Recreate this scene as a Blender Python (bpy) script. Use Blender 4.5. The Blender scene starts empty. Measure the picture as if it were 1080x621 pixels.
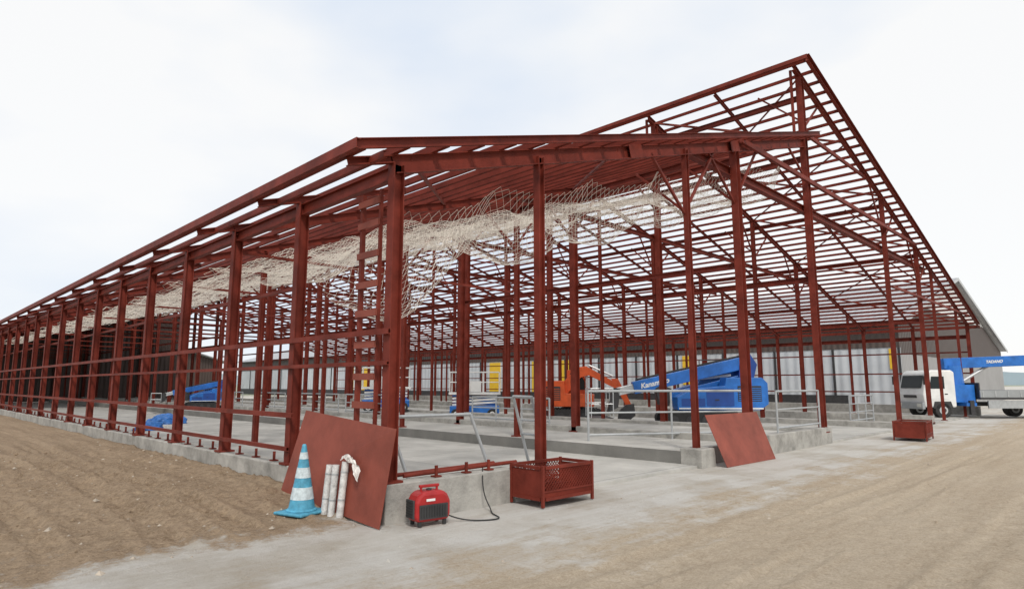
import bpy, bmesh, math, random
from mathutils import Vector, Matrix, noise, Euler
random.seed(7)
sc = bpy.context.scene
CAM = Vector((-4.41, -6.48, 1.6))

# ---------------------------------------------------------------- materials
def nd(nt, t, **kw):
    n = nt.nodes.new(t)
    for k, v in kw.items():
        setattr(n, k, v)
    return n

def mat(name, col, rough=0.6, metal=0.0, var=0.18, scale=4.0, bump=0.0, bscale=40.0, col2=None, spec=0.5):
    m = bpy.data.materials.new(name); m.use_nodes = True
    nt = m.node_tree; b = nt.nodes['Principled BSDF']
    tc = nd(nt, 'ShaderNodeNewGeometry')
    nz = nd(nt, 'ShaderNodeTexNoise'); nz.inputs['Scale'].default_value = scale; nz.inputs['Detail'].default_value = 6
    nz.inputs['Roughness'].default_value = 0.65
    nt.links.new(tc.outputs['Position'], nz.inputs['Vector'])
    rp = nd(nt, 'ShaderNodeValToRGB')
    rp.color_ramp.elements[0].position = 0.3; rp.color_ramp.elements[1].position = 0.7
    c2 = col2 if col2 else [min(1, c*(1+var)+0.01*var) for c in col]
    c1 = [c*(1-var) for c in col]
    rp.color_ramp.elements[0].color = (*c1, 1); rp.color_ramp.elements[1].color = (*c2, 1)
    nt.links.new(nz.outputs['Fac'], rp.inputs['Fac'])
    nt.links.new(rp.outputs['Color'], b.inputs['Base Color'])
    b.inputs['Roughness'].default_value = rough; b.inputs['Metallic'].default_value = metal
    b.inputs['Specular IOR Level'].default_value = spec
    if bump:
        n2 = nd(nt, 'ShaderNodeTexNoise'); n2.inputs['Scale'].default_value = bscale; n2.inputs['Detail'].default_value = 5
        nt.links.new(tc.outputs['Position'], n2.inputs['Vector'])
        bp = nd(nt, 'ShaderNodeBump'); bp.inputs['Strength'].default_value = bump; bp.inputs['Distance'].default_value = 0.02
        nt.links.new(n2.outputs['Fac'], bp.inputs['Height']); nt.links.new(bp.outputs['Normal'], b.inputs['Normal'])
    return m

M_STEEL = mat('red_oxide_steel', (0.155, 0.0245, 0.0145), 0.6, 0, 0.38, 2.2, 0.15, 60, spec=.2)
M_STEEL2 = mat('red_oxide_purlin', (0.14, 0.022, 0.013), 0.65, 0, 0.38, 1.3, spec=.12)
M_PLATE = mat('red_oxide_plate', (0.225, 0.055, 0.036), 0.6, 0, 0.28, 1.6, 0.1, 25, spec=.3)
M_CONC = mat('cast_concrete', (0.34, 0.33, 0.305), 0.85, 0, 0.36, 2.5, 0.5, 30, spec=.2)
M_STONE = mat('stone', (0.38, 0.33, 0.27), 0.9, 0, 0.35, 6, spec=.2)
M_GALV = mat('galvanised_steel', (0.40, 0.42, 0.43), 0.45, 0.3, 0.15, 6)
M_NET = mat('net_twine', (0.74, 0.69, 0.62), 0.9, 0, 0.12, 3, spec=.1)
M_BLUE = mat('blue_paint', (0.015, 0.14, 0.48), 0.4, 0, 0.28, 2)
M_DBLUE = mat('dark_blue_paint', (0.010, 0.06, 0.28), 0.45, 0, 0.2, 2)
M_ORANGE = mat('orange_paint', (0.56, 0.08, 0.013), 0.45, 0, 0.28, 2)
M_WHITE = mat('white_paint', (0.70, 0.71, 0.70), 0.4, 0, 0.1, 2)
M_BED = mat('grey_bed_paint', (0.30, 0.32, 0.33), 0.5, 0.1, 0.15, 2)
M_SILVER = mat('silver_paint', (0.46, 0.48, 0.49), 0.35, 0.2, 0.08, 2)
M_BLACK = mat('black_rubber', (0.02, 0.02, 0.02), 0.75, 0, 0.3, 5)
M_DARK = mat('dark_metal', (0.04, 0.04, 0.042), 0.5, 0.2, 0.3, 5)
M_GLASS = mat('dark_glass', (0.02, 0.027, 0.03), 0.15, 0, 0.1, 2, spec=.2)
M_RED = mat('bright_red_plastic', (0.33, 0.012, 0.013), 0.35, 0, 0.2, 6)
M_CONEB = mat('cone_blue', (0.07, 0.30, 0.44), 0.6, 0, 0.35, 12)
M_CONEW = mat('cone_white', (0.50, 0.58, 0.61), 0.6, 0, 0.32, 16)
M_ROLL = mat('wrapped_roll', (0.56, 0.56, 0.55), 0.4, 0, 0.3, 14, 0.5, 40)
M_FILM = mat('plastic_film', (0.6, 0.57, 0.54), 0.25, 0, 0.25, 12, 0.5, 30)
M_TARP = mat('blue_tarp', (0.03, 0.15, 0.45), 0.5, 0, 0.3, 3, 0.4, 6)
M_YEL = mat('yellow_panel', (0.72, 0.46, 0.03), 0.5, 0, 0.08, 2)
M_LAMP = mat('lamp_lens', (0.6, 0.6, 0.55), 0.15, 0, 0.05, 5)
M_HILL = mat('distant_hill', (0.36, 0.44, 0.5), 1, 0, 0.08, 0.004, spec=0)

def ribbed(name, col, axis='X', period=0.2, rough=0.5, var=0.12):
    m = mat(name, col, rough, 0, var, 0.5)
    nt = m.node_tree; b = nt.nodes['Principled BSDF']
    g = nd(nt, 'ShaderNodeNewGeometry'); w = nd(nt, 'ShaderNodeTexWave')
    w.wave_type = 'BANDS'; w.bands_direction = axis; w.inputs['Scale'].default_value = 0.314/period
    nt.links.new(g.outputs['Position'], w.inputs['Vector'])
    bp = nd(nt, 'ShaderNodeBump'); bp.inputs['Strength'].default_value = 1; bp.inputs['Distance'].default_value = 0.05
    nt.links.new(w.outputs['Fac'], bp.inputs['Height']); nt.links.new(bp.outputs['Normal'], b.inputs['Normal'])
    return m
M_BROWN = ribbed('brown_cladding', (0.09, 0.07, 0.062), 'Y', 0.4)
M_BROWNX = ribbed('brown_cladding_gable', (0.05, 0.032, 0.026), 'X', 0.4)
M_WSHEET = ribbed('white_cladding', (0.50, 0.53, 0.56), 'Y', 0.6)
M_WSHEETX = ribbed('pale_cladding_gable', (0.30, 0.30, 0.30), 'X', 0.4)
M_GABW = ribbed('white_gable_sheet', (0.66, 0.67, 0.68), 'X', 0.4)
M_ROOF = ribbed('grey_roofing', (0.36, 0.37, 0.39), 'Y', 0.4)
M_DROOF = ribbed('dark_roofing', (0.045, 0.035, 0.032), 'Y', 0.4)

# ---------------------------------------------------------------- helpers
def link(o):
    sc.collection.objects.link(o); return o

def thing(name, label, cat, loc=(0,0,0), rz=0.0, group=None):
    e = bpy.data.objects.new(name, None); e.empty_display_size = 0.3
    e.location = loc; e.rotation_euler = (0, 0, rz)
    e['label'] = label; e['category'] = cat
    if group: e['group'] = group
    return link(e)

class MB:
    def __init__(s): s.v = []; s.f = []; s.mi = []; s.mats = []
    def m(s, mt):
        if mt not in s.mats: s.mats.append(mt)
        return s.mats.index(mt)
    def add(s, vs, fs, mt):
        b = len(s.v); i = s.m(mt)
        s.v += [tuple(x) for x in vs]
        for f in fs: s.f.append([b+k for k in f]); s.mi.append(i)
    def box(s, x0, x1, y0, y1, z0, z1, mt):
        s.add([(x0,y0,z0),(x1,y0,z0),(x1,y1,z0),(x0,y1,z0),(x0,y0,z1),(x1,y0,z1),(x1,y1,z1),(x0,y1,z1)],
              [(0,3,2,1),(4,5,6,7),(0,1,5,4),(1,2,6,5),(2,3,7,6),(3,0,4,7)], mt)
    def prof(s, pts, y0, y1, mt):
        n = len(pts)
        vs = [(p[0], y0, p[1]) for p in pts] + [(p[0], y1, p[1]) for p in pts]
        fs = [tuple(range(n)), tuple(reversed(range(n, 2*n)))]
        fs += [(i, i+n, (i+1)%n+n, (i+1)%n) for i in range(n)]
        s.add(vs, fs, mt)
    def sweep(s, p0, p1, sec, up, mt):
        p0 = Vector(p0); p1 = Vector(p1); d = (p1-p0).normalized()
        up = Vector(up)
        if abs(d.dot(up)) > 0.99: up = Vector((1,0,0))
        sd = d.cross(up).normalized(); u = sd.cross(d)
        n = len(sec)
        vs = [p0+sd*a+u*b for a, b in sec] + [p1+sd*a+u*b for a, b in sec]
        fs = [tuple(reversed(range(n))), tuple(range(n, 2*n))] + [(i, (i+1)%n, (i+1)%n+n, i+n) for i in range(n)]
        s.add(vs, fs, mt)
    def tube(s, p0, p1, r, mt, n=8):
        s.sweep(p0, p1, [(r*math.cos(2*math.pi*i/n), r*math.sin(2*math.pi*i/n)) for i in range(n)], (0,0,1), mt)
    def taper(s, p0, p1, r0, r1, mt, n=20):
        p0 = Vector(p0); p1 = Vector(p1); d = (p1-p0).normalized()
        up = Vector((0,0,1)) if abs(d.z) < .9 else Vector((1,0,0))
        sd = d.cross(up).normalized(); u = sd.cross(d)
        vs = []
        for p, r in ((p0, r0), (p1, r1)):
            vs += [p+sd*r*math.cos(2*math.pi*i/n)+u*r*math.sin(2*math.pi*i/n) for i in range(n)]
        s.add(vs, [tuple(reversed(range(n))), tuple(range(n, 2*n))]+[(i,(i+1)%n,(i+1)%n+n,i+n) for i in range(n)], mt)
    def obj(s, name, parent=None, bevel=0.0, smooth=False, loc=None, rot=None):
        me = bpy.data.meshes.new(name); me.from_pydata(s.v, [], s.f)
        for mt in s.mats: me.materials.append(mt)
        me.polygons.foreach_set('material_index', s.mi)
        bm = bmesh.new(); bm.from_mesh(me); bmesh.ops.recalc_face_normals(bm, faces=bm.faces); bm.to_mesh(me); bm.free()
        if smooth: me.polygons.foreach_set('use_smooth', [True]*len(me.polygons))
        me.update()
        o = bpy.data.objects.new(name, me); link(o)
        if parent: o.parent = parent
        if loc: o.location = loc
        if rot: o.rotation_euler = rot
        if bevel:
            b = o.modifiers.new('b', 'BEVEL'); b.width = bevel; b.segments = 2; b.limit_method = 'ANGLE'; b.angle_limit = 0.6
        return o

def curve_to_mesh(cu, name):
    tmp = bpy.data.objects.new('tmp', cu); link(tmp)
    dg = bpy.context.evaluated_depsgraph_get(); dg.update()
    me = bpy.data.meshes.new_from_object(tmp.evaluated_get(dg))
    bpy.data.objects.remove(tmp)
    return link(bpy.data.objects.new(name, me))

def Hsec(w, h, tf=0.014, tw=0.01):
    a = w/2; b = h/2; t = tw/2
    return [(-a,-b),(a,-b),(a,-b+tf),(t,-b+tf),(t,b-tf),(a,b-tf),(a,b),(-a,b),(-a,b-tf),(-t,b-tf),(-t,-b+tf),(-a,-b+tf)]
def Csec(w, h, t=0.008):
    a = w/2; b = h/2
    return [(-a,-b),(a,-b),(a,-b+t),(-a+t,-b+t),(-a+t,b-t),(a,b-t),(a,b),(-a,b)]
def Bsec(w, h):
    a = w/2; b = h/2
    return [(-a,-b),(a,-b),(a,b),(-a,b)]

# ---------------------------------------------------------------- barn frame
SL, SR = 0.300, 0.275
zL = lambda x: 4.56 + SL*x
zR = lambda x: 11.02 - SR*(x-13.7)
LEN = 65.0
barn = thing('barn_frame', 'unfinished long barn skeleton of red-oxide painted steel', 'building frame')
parts = {}
def fp(name, p0, p1, sec, up=(0,0,1), mt=None):
    parts.setdefault(name, []).append((Vector(p0), Vector(p1), sec, up, mt or M_STEEL))

def roofz(x): return zL(x) if x < 14.0 else zR(x)
rows = {0.0:(.135,.16,2.5,.45), 7.25:(.11,.12,5,.3), 9.6:(.17,.20,5,.3), 14.2:(.17,.20,5,.3),
        21.8:(.14,.15,5,.05), 26.4:(.15,.17,5,.05), 28.8:(.11,.12,5,.05), 33.4:(.11,.12,5,.05), 36.0:(.15,.16,2.5,.3)}
for X, (w, h, st, zb) in rows.items():
    y = 0.0
    while y <= LEN+.01:
        top = roofz(X)-0.2
        up = (1,0,0)
        fp('column', (X, y, zb), (X, y, top), Hsec(w, h, .014, .01), up)
        if y < 20: fp('base_plate', (X, y, zb+.002), (X, y, zb+.03), Bsec(w+.1, h+.1), up)
        y += st
fp('column', (2.67, 0, .06), (2.67, 0, zL(2.67)-.2), Hsec(.12,.13), (1,0,0))
fp('column', (2.67, 10, .06), (2.67, 10, zL(2.67)-.2), Hsec(.12,.13), (1,0,0))
for yy in (7.5,12.5,17.5): fp('column', (14.2, yy, .3), (14.2, yy, 8.1), Hsec(.1,.1), (1,0,0))
y = 0.0
while y <= LEN+.01:
    big = abs(y % 5) < .01
    hL = 0.24 if y < 1 else .18
    if big:
        fp('rafter', (-.7, y, zL(-.7)-.075-.05), (-.07, y, zL(-.07)-.075-.05), Hsec(.1, .1))
        fp('rafter', (-.068, y, zL(-.068)-.075-hL/2), (14.35, y, zL(14.35)-.075-hL/2), Hsec(.12, hL))
        fp('rafter', (13.8, y, zR(13.8)-.075-.08), (36.5, y, zR(36.5)-.075-.08), Hsec(.12, .16))
        fp('tie_beam', (7.35, y+.13, 6.62), (28.4, y+.13, 6.62), Hsec(.16,.2) if y < 1 else Hsec(.1,.14))
        if y > 0: fp('tie_beam', (0.12, y+.1, 4.0), (7.2, y+.1, 4.0), Bsec(.05,.05))
    else:
        fp('rafter', (-.7, y, zL(-.7)-.075-.05), (1.9, y, zL(1.9)-.075-.05), Hsec(.09, .1))
        fp('rafter', (13.8, y, zR(13.8)-.075-.05), (36.5, y, zR(36.5)-.075-.05), Hsec(.08, .1))
    y += 2.5
fp('tie_beam', (9.75,-.12,7.42), (26.0,-.12,7.42), Bsec(.08,.12))
fp('tie_beam', (21.9,-.12,5.2), (35.9,-.12,5.2), Bsec(.07,.09))
fp('tie_beam', (14.3,.02,9.0), (20.2,.02,9.0), Bsec(.07,.1))
x = -.7
while x < 14.5:
    fp('purlin', (x, -.36, zL(x)-.02), (x, LEN, zL(x)-.02), Csec(.06,.10), mt=M_STEEL2); x += .62
x = 13.85
while x < 36.7:
    fp('purlin', (x, -.36, zR(x)-.02), (x, LEN, zR(x)-.02), Csec(.05,.095), mt=M_STEEL2); x += .52
fp('fascia', (-.82,-.4, zL(-.82)-.01), (14.5,-.4, zL(14.5)-.01), Csec(.06,.12))
fp('fascia', (13.75,-.42, zR(13.75)-.02), (36.75,-.42, zR(36.75)-.02), Csec(.1,.24))
fp('fascia', (-.82,-.44, zL(-.82)-.01), (-.82, LEN, zL(-.82)-.01), Csec(.06,.12))
fp('fascia', (-.40,-.34, zL(-.40)-.13), (-.40, LEN, zL(-.40)-.13), Csec(.05,.09))
fp('fascia', (36.8,-.44, zR(36.8)-.02), (36.8, LEN, zR(36.8)-.02), Csec(.07,.15))
fp('fascia', (13.7,-.44, zR(13.7)-.02), (13.7, LEN, zR(13.7)-.02), Csec(.06,.12))
for X, z, w, h in ((0, zL(0)-.3, .1,.18),(7.25,zL(7.25)-.5,.1,.14),(9.6,zL(9.6)-.5,.1,.16),(14.2,8.2,.1,.18),(14.2,4.6,.1,.16),(14.2,10.1,.1,.14),
                   (21.8,zR(21.8)-.5,.1,.14),(26.4,zR(26.4)-.5,.1,.14),(26.4,4.3,.1,.14),(36,4.1,.12,.2),(21.8,4.6,.08,.12),(9.6,4.4,.07,.1)):
    xo = X+.13 if X > 0 else X
    fp('eave_beam', (xo, .1, z), (xo, LEN, z), Hsec(w, h))
fp('girt', (-.11, -.1, 2.24), (-.11, LEN, 2.24), Csec(.045, .07))
fp('girt', (-.11, -.08, 1.86), (-.11, LEN, 1.86), Csec(.04, .05))
fp('girt', (-.11, 2.3, 1.16), (-.11, LEN, 1.16), Csec(.045, .07))
fp('girt', (-.11, 2.4, .68), (-.11, LEN, .68), Csec(.045, .06))
fp('girt', (.12, 2.5, 3.1), (.12, LEN, 3.1), Csec(.04,.05))
for z in (1.2, 2.2, 3.3):
    fp('girt', (36.13, 0, z), (36.13, LEN, z), Csec(.05,.075))
for X in (7.25, 9.6, 14.2, 21.8, 26.4):
    y = 0.0
    while y < 46:
        t = roofz(X)
        if X == 14.2: fp('knee_brace', (X-.1, y+.02, 7.6), (X-1.2, y+.02, zL(X-1.2)-.22), Bsec(.05,.05))
        else: fp('knee_brace', (X-.08, y+.02, t-1.6), (X-1.3, y+.02, roofz(X-1.3)-.24), Bsec(.05,.05))
        if X < 14: fp('knee_brace', (X+.08, y+.02, t-1.4), (X+1.4, y+.02, zL(X+1.4)-.24), Bsec(.05,.05))
        else: fp('knee_brace', (X+.08, y+.02, zR(X)-1.8), (X+1.5, y+.02, zR(X+1.5)-.22), Bsec(.05,.05))
        fp('knee_brace', (X+.02, y+.1, t-1.5), (X+.1, y+1.3, t-.4), Bsec(.045,.05))
        y += 5
for y0 in (0, 20, 40):
    xs = [14.2, 18.0, 21.8, 26.4, 31.0, 36.0]
    for a, b in zip(xs[:-1], xs[1:]):
        fp('roof_brace', (a, y0+5, zR(a)-.12), (b, y0, zR(b)-.12), Bsec(.06,.06))
        fp('roof_brace', (a, y0, zR(a)-.2), (b, y0+5, zR(b)-.2), Bsec(.04,.04))
    fp('roof_brace', (0.2, y0, zL(.2)-.14), (4.8, y0+5, zL(4.8)-.14), Bsec(.05,.05))
    fp('roof_brace', (4.8, y0, zL(4.8)-.14), (9.6, y0+5, zL(9.6)-.14), Bsec(.05,.05))
    fp('roof_brace', (9.6, y0+5, zL(9.6)-.14), (14.2, y0, zL(14.2)-.14), Bsec(.05,.05))
y = 0.0
while y < 50:
    fp('ridge_strut', (13.95, y+.15, zR(13.95)-.1), (13.95, y+.15, zL(13.95)+.05), Bsec(.06,.08))
    y += 5
for X in (5.1, 9.3):
    fp('splice_plate', (X, -.075, zL(X)-.195), (X+.42, -.075, zL(X+.42)-.195), Bsec(.012,.26))
for name, lst in parts.items():
    lst.sort(key=lambda t: min((t[0]-CAM).length, (t[1]-CAM).length))
    for i, (p0, p1, sec, up, mt) in enumerate(lst[:100]):
        m = MB(); m.sweep(Vector((0,0,0)), p1-p0, sec, up, mt); m.obj(name, barn, loc=p0)
    if len(lst) > 100:
        m = MB()
        for (p0, p1, sec, up, mt) in lst[100:]: m.sweep(p0, p1, sec, up, mt)
        o = m.obj(name, barn); o['kind'] = 'stuff'
m = MB()
def quad(m, a, b, c, d, mt, t=.05):
    n = (Vector(b)-Vector(a)).cross(Vector(d)-Vector(a)).normalized()*t
    vs = [Vector(p) for p in (a,b,c,d)]; vs += [p+n for p in vs]
    m.add(vs, [(0,3,2,1),(4,5,6,7),(0,1,5,4),(1,2,6,5),(2,3,7,6),(3,0,4,7)], mt)
quad(m, (-.8,42,zL(-.8)+.06),(14.3,42,zL(14.3)+.06),(14.3,LEN,zL(14.3)+.06),(-.8,LEN,zL(-.8)+.06), M_DROOF)
m.obj('roof_sheet', barn)
m = MB(); m.prof([(0.15,0.06),(18,0.06),(18,9.0),(14.2,8.6),(0.15,4.4)], LEN+.15, LEN+.25, M_BROWNX); m.obj('end_wall', barn)

lad = thing('steel_ladder', 'red steel ladder with broad rungs beside the corner column', 'ladder', (-.03,.70,0))
m = MB(); m.sweep((0,0,.48),(0,0,4.1),Bsec(.055,.055),(1,0,0),M_STEEL); m.obj('rail', lad)
m = MB(); m.sweep((0,-.42,.48),(0,-.42,4.1),Bsec(.04,.04),(1,0,0),M_STEEL); m.obj('rail', lad)
for zz in (1.35,1.7,2.1,2.5,2.87,3.26,3.66,3.95):
    m = MB(); m.sweep((-.04,-.44,zz),(-.04,.04,zz),Bsec(.03,.085),(0,0,1),M_PLATE); m.obj('rung', lad)

# ---------------------------------------------------------------- net
def sstep(t): t = max(0, min(1, t)); return t*t*(3-2*t)
def net(name, x0, x1, y0, y1, label, cx=.17, cy=.2, th=.012, front=False):
    nx = int((x1-x0)/cx); ny = int((y1-y0)/cy)
    idx = {}; V = []; F = []
    def z(X, Y):
        ph = (Y % 2.5)/2.5
        pin = abs(math.sin(math.pi*X/2.3+.3))
        s = .20 + .32*math.sin(math.pi*ph)**.7 * (.45+.55*pin) + .20*pin**.6
        s += .16*noise.noise(Vector((X*.45, Y*.5, 3))) + .08*noise.noise(Vector((X*1.6, Y*1.7, 8)))+.03*noise.noise(Vector((X*4, Y*4, 2)))
        if front:
            s += .85*sstep((Y-y0)/.5)*(1-sstep((Y-1.0)/2.8))*(.50+.50*abs(math.sin(X*1.25+.4)))
            s += .45*sstep((1.6-X)/1.3)*sstep((Y-y0)/.5)
            s += .04*math.sin(X*8+3*noise.noise(Vector((X,Y,0))))*sstep((Y-y0)/.4)*(1-sstep((Y-1.5)/1.5))
        return zL(X) - .28 - max(s, 0)
    for i in range(nx+1):
        for j in range(ny+1):
            if (i+j) % 2 == 0:
                X = x0+i*cx; Y = y0+j*cy
                X2 = X+.10*noise.noise(Vector((X*.9, Y*.9, 1))); Y2 = Y+.16*noise.noise(Vector((X*.9, Y*.9, 5)))
                idx[(i,j)] = len(V); V.append((X2, Y2, z(X, Y)))
    for i in range(1, nx):
        for j in range(1, ny):
            if (i+j) % 2: F.append((idx[(i-1,j)], idx[(i,j-1)], idx[(i+1,j)], idx[(i,j+1)]))
    me = bpy.data.meshes.new(name); me.from_pydata(V, [], F); me.materials.append(M_NET)
    o = link(bpy.data.objects.new(name, me))
    w = o.modifiers.new('w', 'WIREFRAME'); w.thickness = th; w.use_even_offset = False
    o['label'] = label; o['category'] = 'safety net'; o['group'] = 'safety nets slung under the roof'
net('safety_net', .3, 13.6, .25, 5.0, 'pale beige safety net draped below the low front roof purlins', .075, .065, .0062, True)
net('safety_net', .3, 13.6, 5.05, 15.0, 'pale beige safety net sagging below the roof purlins', .11, .11, .0088)
net('safety_net', .3, 10, 15.1, 38, 'pale beige safety net sagging below the roof purlins', .2, .24, .016)

# ---------------------------------------------------------------- concrete works
def conc(name, label, boxes, bevel=.015, cat='concrete curb'):
    m = MB()
    for b in boxes: m.box(*b, M_CONC)
    o = m.obj(name, bevel=bevel)
    o['label'] = label; o['category'] = cat
    return o
conc('concrete_curb', 'low cast concrete curb under the long column row', [(-.12,.17,.152,LEN,-.2,.45)])
conc('concrete_curb', 'short raw concrete curb wrapping the barn corner', [(-.12,2.0,-.13,.15,-.2,.452)])
conc('concrete_block', 'square concrete footing block under a front column', [(7.0,7.55,-.25,.22,-.2,.36)], cat='footing')
conc('concrete_curb', 'raised concrete curb block at the barn front', [(10.4,14.5,-.13,.15,-.2,.44)])
conc('concrete_curb', 'long low concrete curb along an inner column row', [(14.0,14.4,.3,LEN,-.2,.40)])
conc('concrete_curb', 'low concrete curb under the outer column row', [(35.8,36.2,-.2,LEN,-.2,.5)])
conc('concrete_curb', 'low concrete curb along an inner column row', [(26.2,26.6,-.1,LEN,-.2,.35)])
conc('concrete_curb', 'low concrete feed curb on the barn floor', [(21.6,22.0,-.1,LEN,-.2,.25)])
conc('concrete_curb', 'narrow concrete feed curb on the raised floor', [(9.5,9.75,.4,LEN,.2,.45)])

def floor_mat():
    m = mat('floor_concrete', (0.42,0.41,0.38), 0.8, 0, 0.25, 0.9, .3, 25)
    nt = m.node_tree; b = nt.nodes['Principled BSDF']
    rp = [n for n in nt.nodes if n.type == 'VALTORGB'][0]
    g = nd(nt,'ShaderNodeNewGeometry'); mp = nd(nt,'ShaderNodeMapping')
    br = nd(nt,'ShaderNodeTexBrick'); br.offset = 0
    br.inputs['Color1'].default_value=(1,1,1,1); br.inputs['Color2'].default_value=(.88,.88,.88,1); br.inputs['Mortar'].default_value=(.45,.45,.45,1)
    br.inputs['Scale'].default_value=1; br.inputs['Mortar Size'].default_value=.012; br.inputs['Brick Width'].default_value=3.5; br.inputs['Row Height'].default_value=5
    nt.links.new(g.outputs['Position'], mp.inputs['Vector']); nt.links.new(mp.outputs['Vector'], br.inputs['Vector'])
    mx = nd(nt,'ShaderNodeMix', data_type='RGBA', blend_type='MULTIPLY'); mx.inputs['Factor'].default_value=1
    nt.links.new(rp.outputs['Color'], mx.inputs['A']); nt.links.new(br.outputs['Color'], mx.inputs['B'])
    nt.links.new(mx.outputs['Result'], b.inputs['Base Color'])
    return m
M_FLOOR = floor_mat()
m = MB(); m.box(.17,7.0,.15,LEN,-.2,.055,M_FLOOR); m.box(2.0,7.0,-.15,.15,-.2,.052,M_FLOOR); m.box(7.0,14.0,.22,LEN,-.2,.30,M_FLOOR); m.box(14.4,35.8,-.1,LEN,-.2,.056,M_FLOOR)
o = m.obj('concrete_floor'); o['kind'] = 'structure'

# ---------------------------------------------------------------- ground
def tracks(u, v, lines, w=.15):
    r = 0
    for k,(c0, amp, fr, dep) in enumerate(lines):
        cc = c0 + amp*math.sin(v*fr+c0*3)
        d = abs(u-cc)
        if d < .34:
            fade = .55+.9*noise.noise(Vector((c0*5, v*.5, 3)))
            fade = max(.1, min(1.1, fade))
            if d < w:
                r -= dep*fade*(1-.6*(d/w)**4)
                r += dep*.45*fade*(1 if math.sin(v*26+(d*16 if k%2 else -d*16)) > 0 else -.2)
            else:
                r += dep*.75*fade*math.exp(-((d-w-.06)/.055)**2)
    return r
LT = [(-1.5,.10,.35,.055),(-2.15,.12,.3,.06),(-3.0,.12,.28,.06),(-3.75,.15,.25,.07),(-4.9,.2,.2,.07),(-5.8,.15,.3,.06),(-6.9,.2,.22,.06)]
FT = [(-2.75,.25,.12,.018),(-3.5,.25,.12,.018),(-4.15,.3,.1,.022),(-4.9,.3,.1,.022)]
def gh(x, y):
    n = noise.noise
    z = .012*n(Vector((x*.6,y*.6,0))) + .005*n(Vector((x*3,y*3,2)))
    if x > -.1 and y > -.05: return -.06
    if x < 0.1:
        a = sstep((y+.1)/2.6); c_ = sstep((y-.1+.5*n(Vector((x*1.2,y*1.2,21))))/.9)
        e = min(1, max(0, (3.0+x)/3.0))
        z += a*.22*(.35+.65*e)
        if y < 16: z += c_*tracks(x, y, LT)
        z += c_*(.04*n(Vector((x*1.6,y*.9,6))) + .055*max(0,n(Vector((x*4.5,y*3.6,7))))+.018*n(Vector((x*5,y*5,17))) + .026*n(Vector((x*11,y*9,7))))
    if y < -1.9:
        a = min(1, (-1.9-y)/1.0)
        if abs(x) < 14: z += a*tracks(y, x, FT)
        z += a*(.014*n(Vector((x*.5,y*3.0,11)))+.014*n(Vector((x*4,y*5,12)))+.009*n(Vector((x*12,y*12,13))))
    if abs(x) > 60 or abs(y) > 90: z = 0
    return z
def axis(lo, hi, st):
    a = []; x = lo
    while x <= hi: a.append(x); x += st
    d = st; x = hi; b = []
    while x < 4000: d *= 1.15; x += d; b.append(x)
    d = st; x = lo; c = []
    while x > -4000: d *= 1.15; x -= d; c.append(x)
    return c[::-1]+a+b
xs = axis(-8, 5, .035); ys = axis(-6.4, 8, .035)
V = [(x, y, gh(x,y)) for y in ys for x in xs]; nx = len(xs)
F = [(j*nx+i, j*nx+i+1, (j+1)*nx+i+1, (j+1)*nx+i) for j in range(len(ys)-1) for i in range(nx-1)]
me = bpy.data.meshes.new('ground'); me.from_pydata(V, [], F); me.polygons.foreach_set('use_smooth', [True]*len(F))
ground = link(bpy.data.objects.new('ground', me)); ground['kind'] = 'structure'
gm = bpy.data.materials.new('ground_dirt'); gm.use_nodes = True; nt = gm.node_tree; b = nt.nodes['Principled BSDF']
me.materials.append(gm); b.inputs['Roughness'].default_value = .95; b.inputs['Specular IOR Level'].default_value = .15
g = nd(nt,'ShaderNodeNewGeometry'); sx = nd(nt,'ShaderNodeSeparateXYZ'); nt.links.new(g.outputs['Position'], sx.inputs[0])
def noi(scale, det=8, rough=.6, vec=None):
    n = nd(nt,'ShaderNodeTexNoise'); n.inputs['Scale'].default_value=scale; n.inputs['Detail'].default_value=det; n.inputs['Roughness'].default_value=rough
    nt.links.new(vec or g.outputs['Position'], n.inputs['Vector']); return n.outputs['Fac']
def ramp(f, stops):
    r = nd(nt,'ShaderNodeValToRGB'); e = r.color_ramp.elements
    while len(e) < len(stops): e.new(.5)
    for k,(p,c) in enumerate(stops): e[k].position=p; e[k].color=(*c,1)
    nt.links.new(f, r.inputs['Fac']); return r.outputs['Color']
def math_(op, a, b2, clamp=False):
    n = nd(nt,'ShaderNodeMath', operation=op, use_clamp=clamp)
    for i, v in enumerate((a,b2)):
        if isinstance(v,(int,float)): n.inputs[i].default_value=v
        else: nt.links.new(v, n.inputs[i])
    return n.outputs[0]
def mix(f, a, b2, bt='MIX'):
    n = nd(nt,'ShaderNodeMix', data_type='RGBA', blend_type=bt)
    if isinstance(f,(int,float)): n.inputs['Factor'].default_value=f
    else: nt.links.new(f, n.inputs['Factor'])
    for k, v in (('A',a),('B',b2)):
        if isinstance(v,tuple): n.inputs[k].default_value=(*v,1)
        else: nt.links.new(v, n.inputs[k])
    return n.outputs['Result']
def mapv(sxx, syy, rot=0):
    mp = nd(nt,'ShaderNodeMapping'); mp.inputs['Scale'].default_value=(sxx,syy,1); mp.inputs['Rotation'].default_value=(0,0,rot)
    nt.links.new(g.outputs['Position'], mp.inputs['Vector']); return mp.outputs['Vector']
N0 = noi(.28, 4, .5); N1 = noi(.7); N2 = noi(4.5, 10, .75); N3 = noi(55, 6, .75); N4 = noi(17, 8, .8)
tr1 = noi(1.0, 9, .7, mapv(3.0,.18, 0.04)); tr2 = noi(1.0, 9, .7, mapv(.18,2.6, -.08))
tan = ramp(N0, [(.35,(.41,.325,.23)),(.5,(.47,.385,.29)),(.65,(.53,.45,.35))])
tan = mix(.45, tan, ramp(tr2, [(.40,(.33,.25,.168)),(.60,(.56,.48,.375))]))
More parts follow.
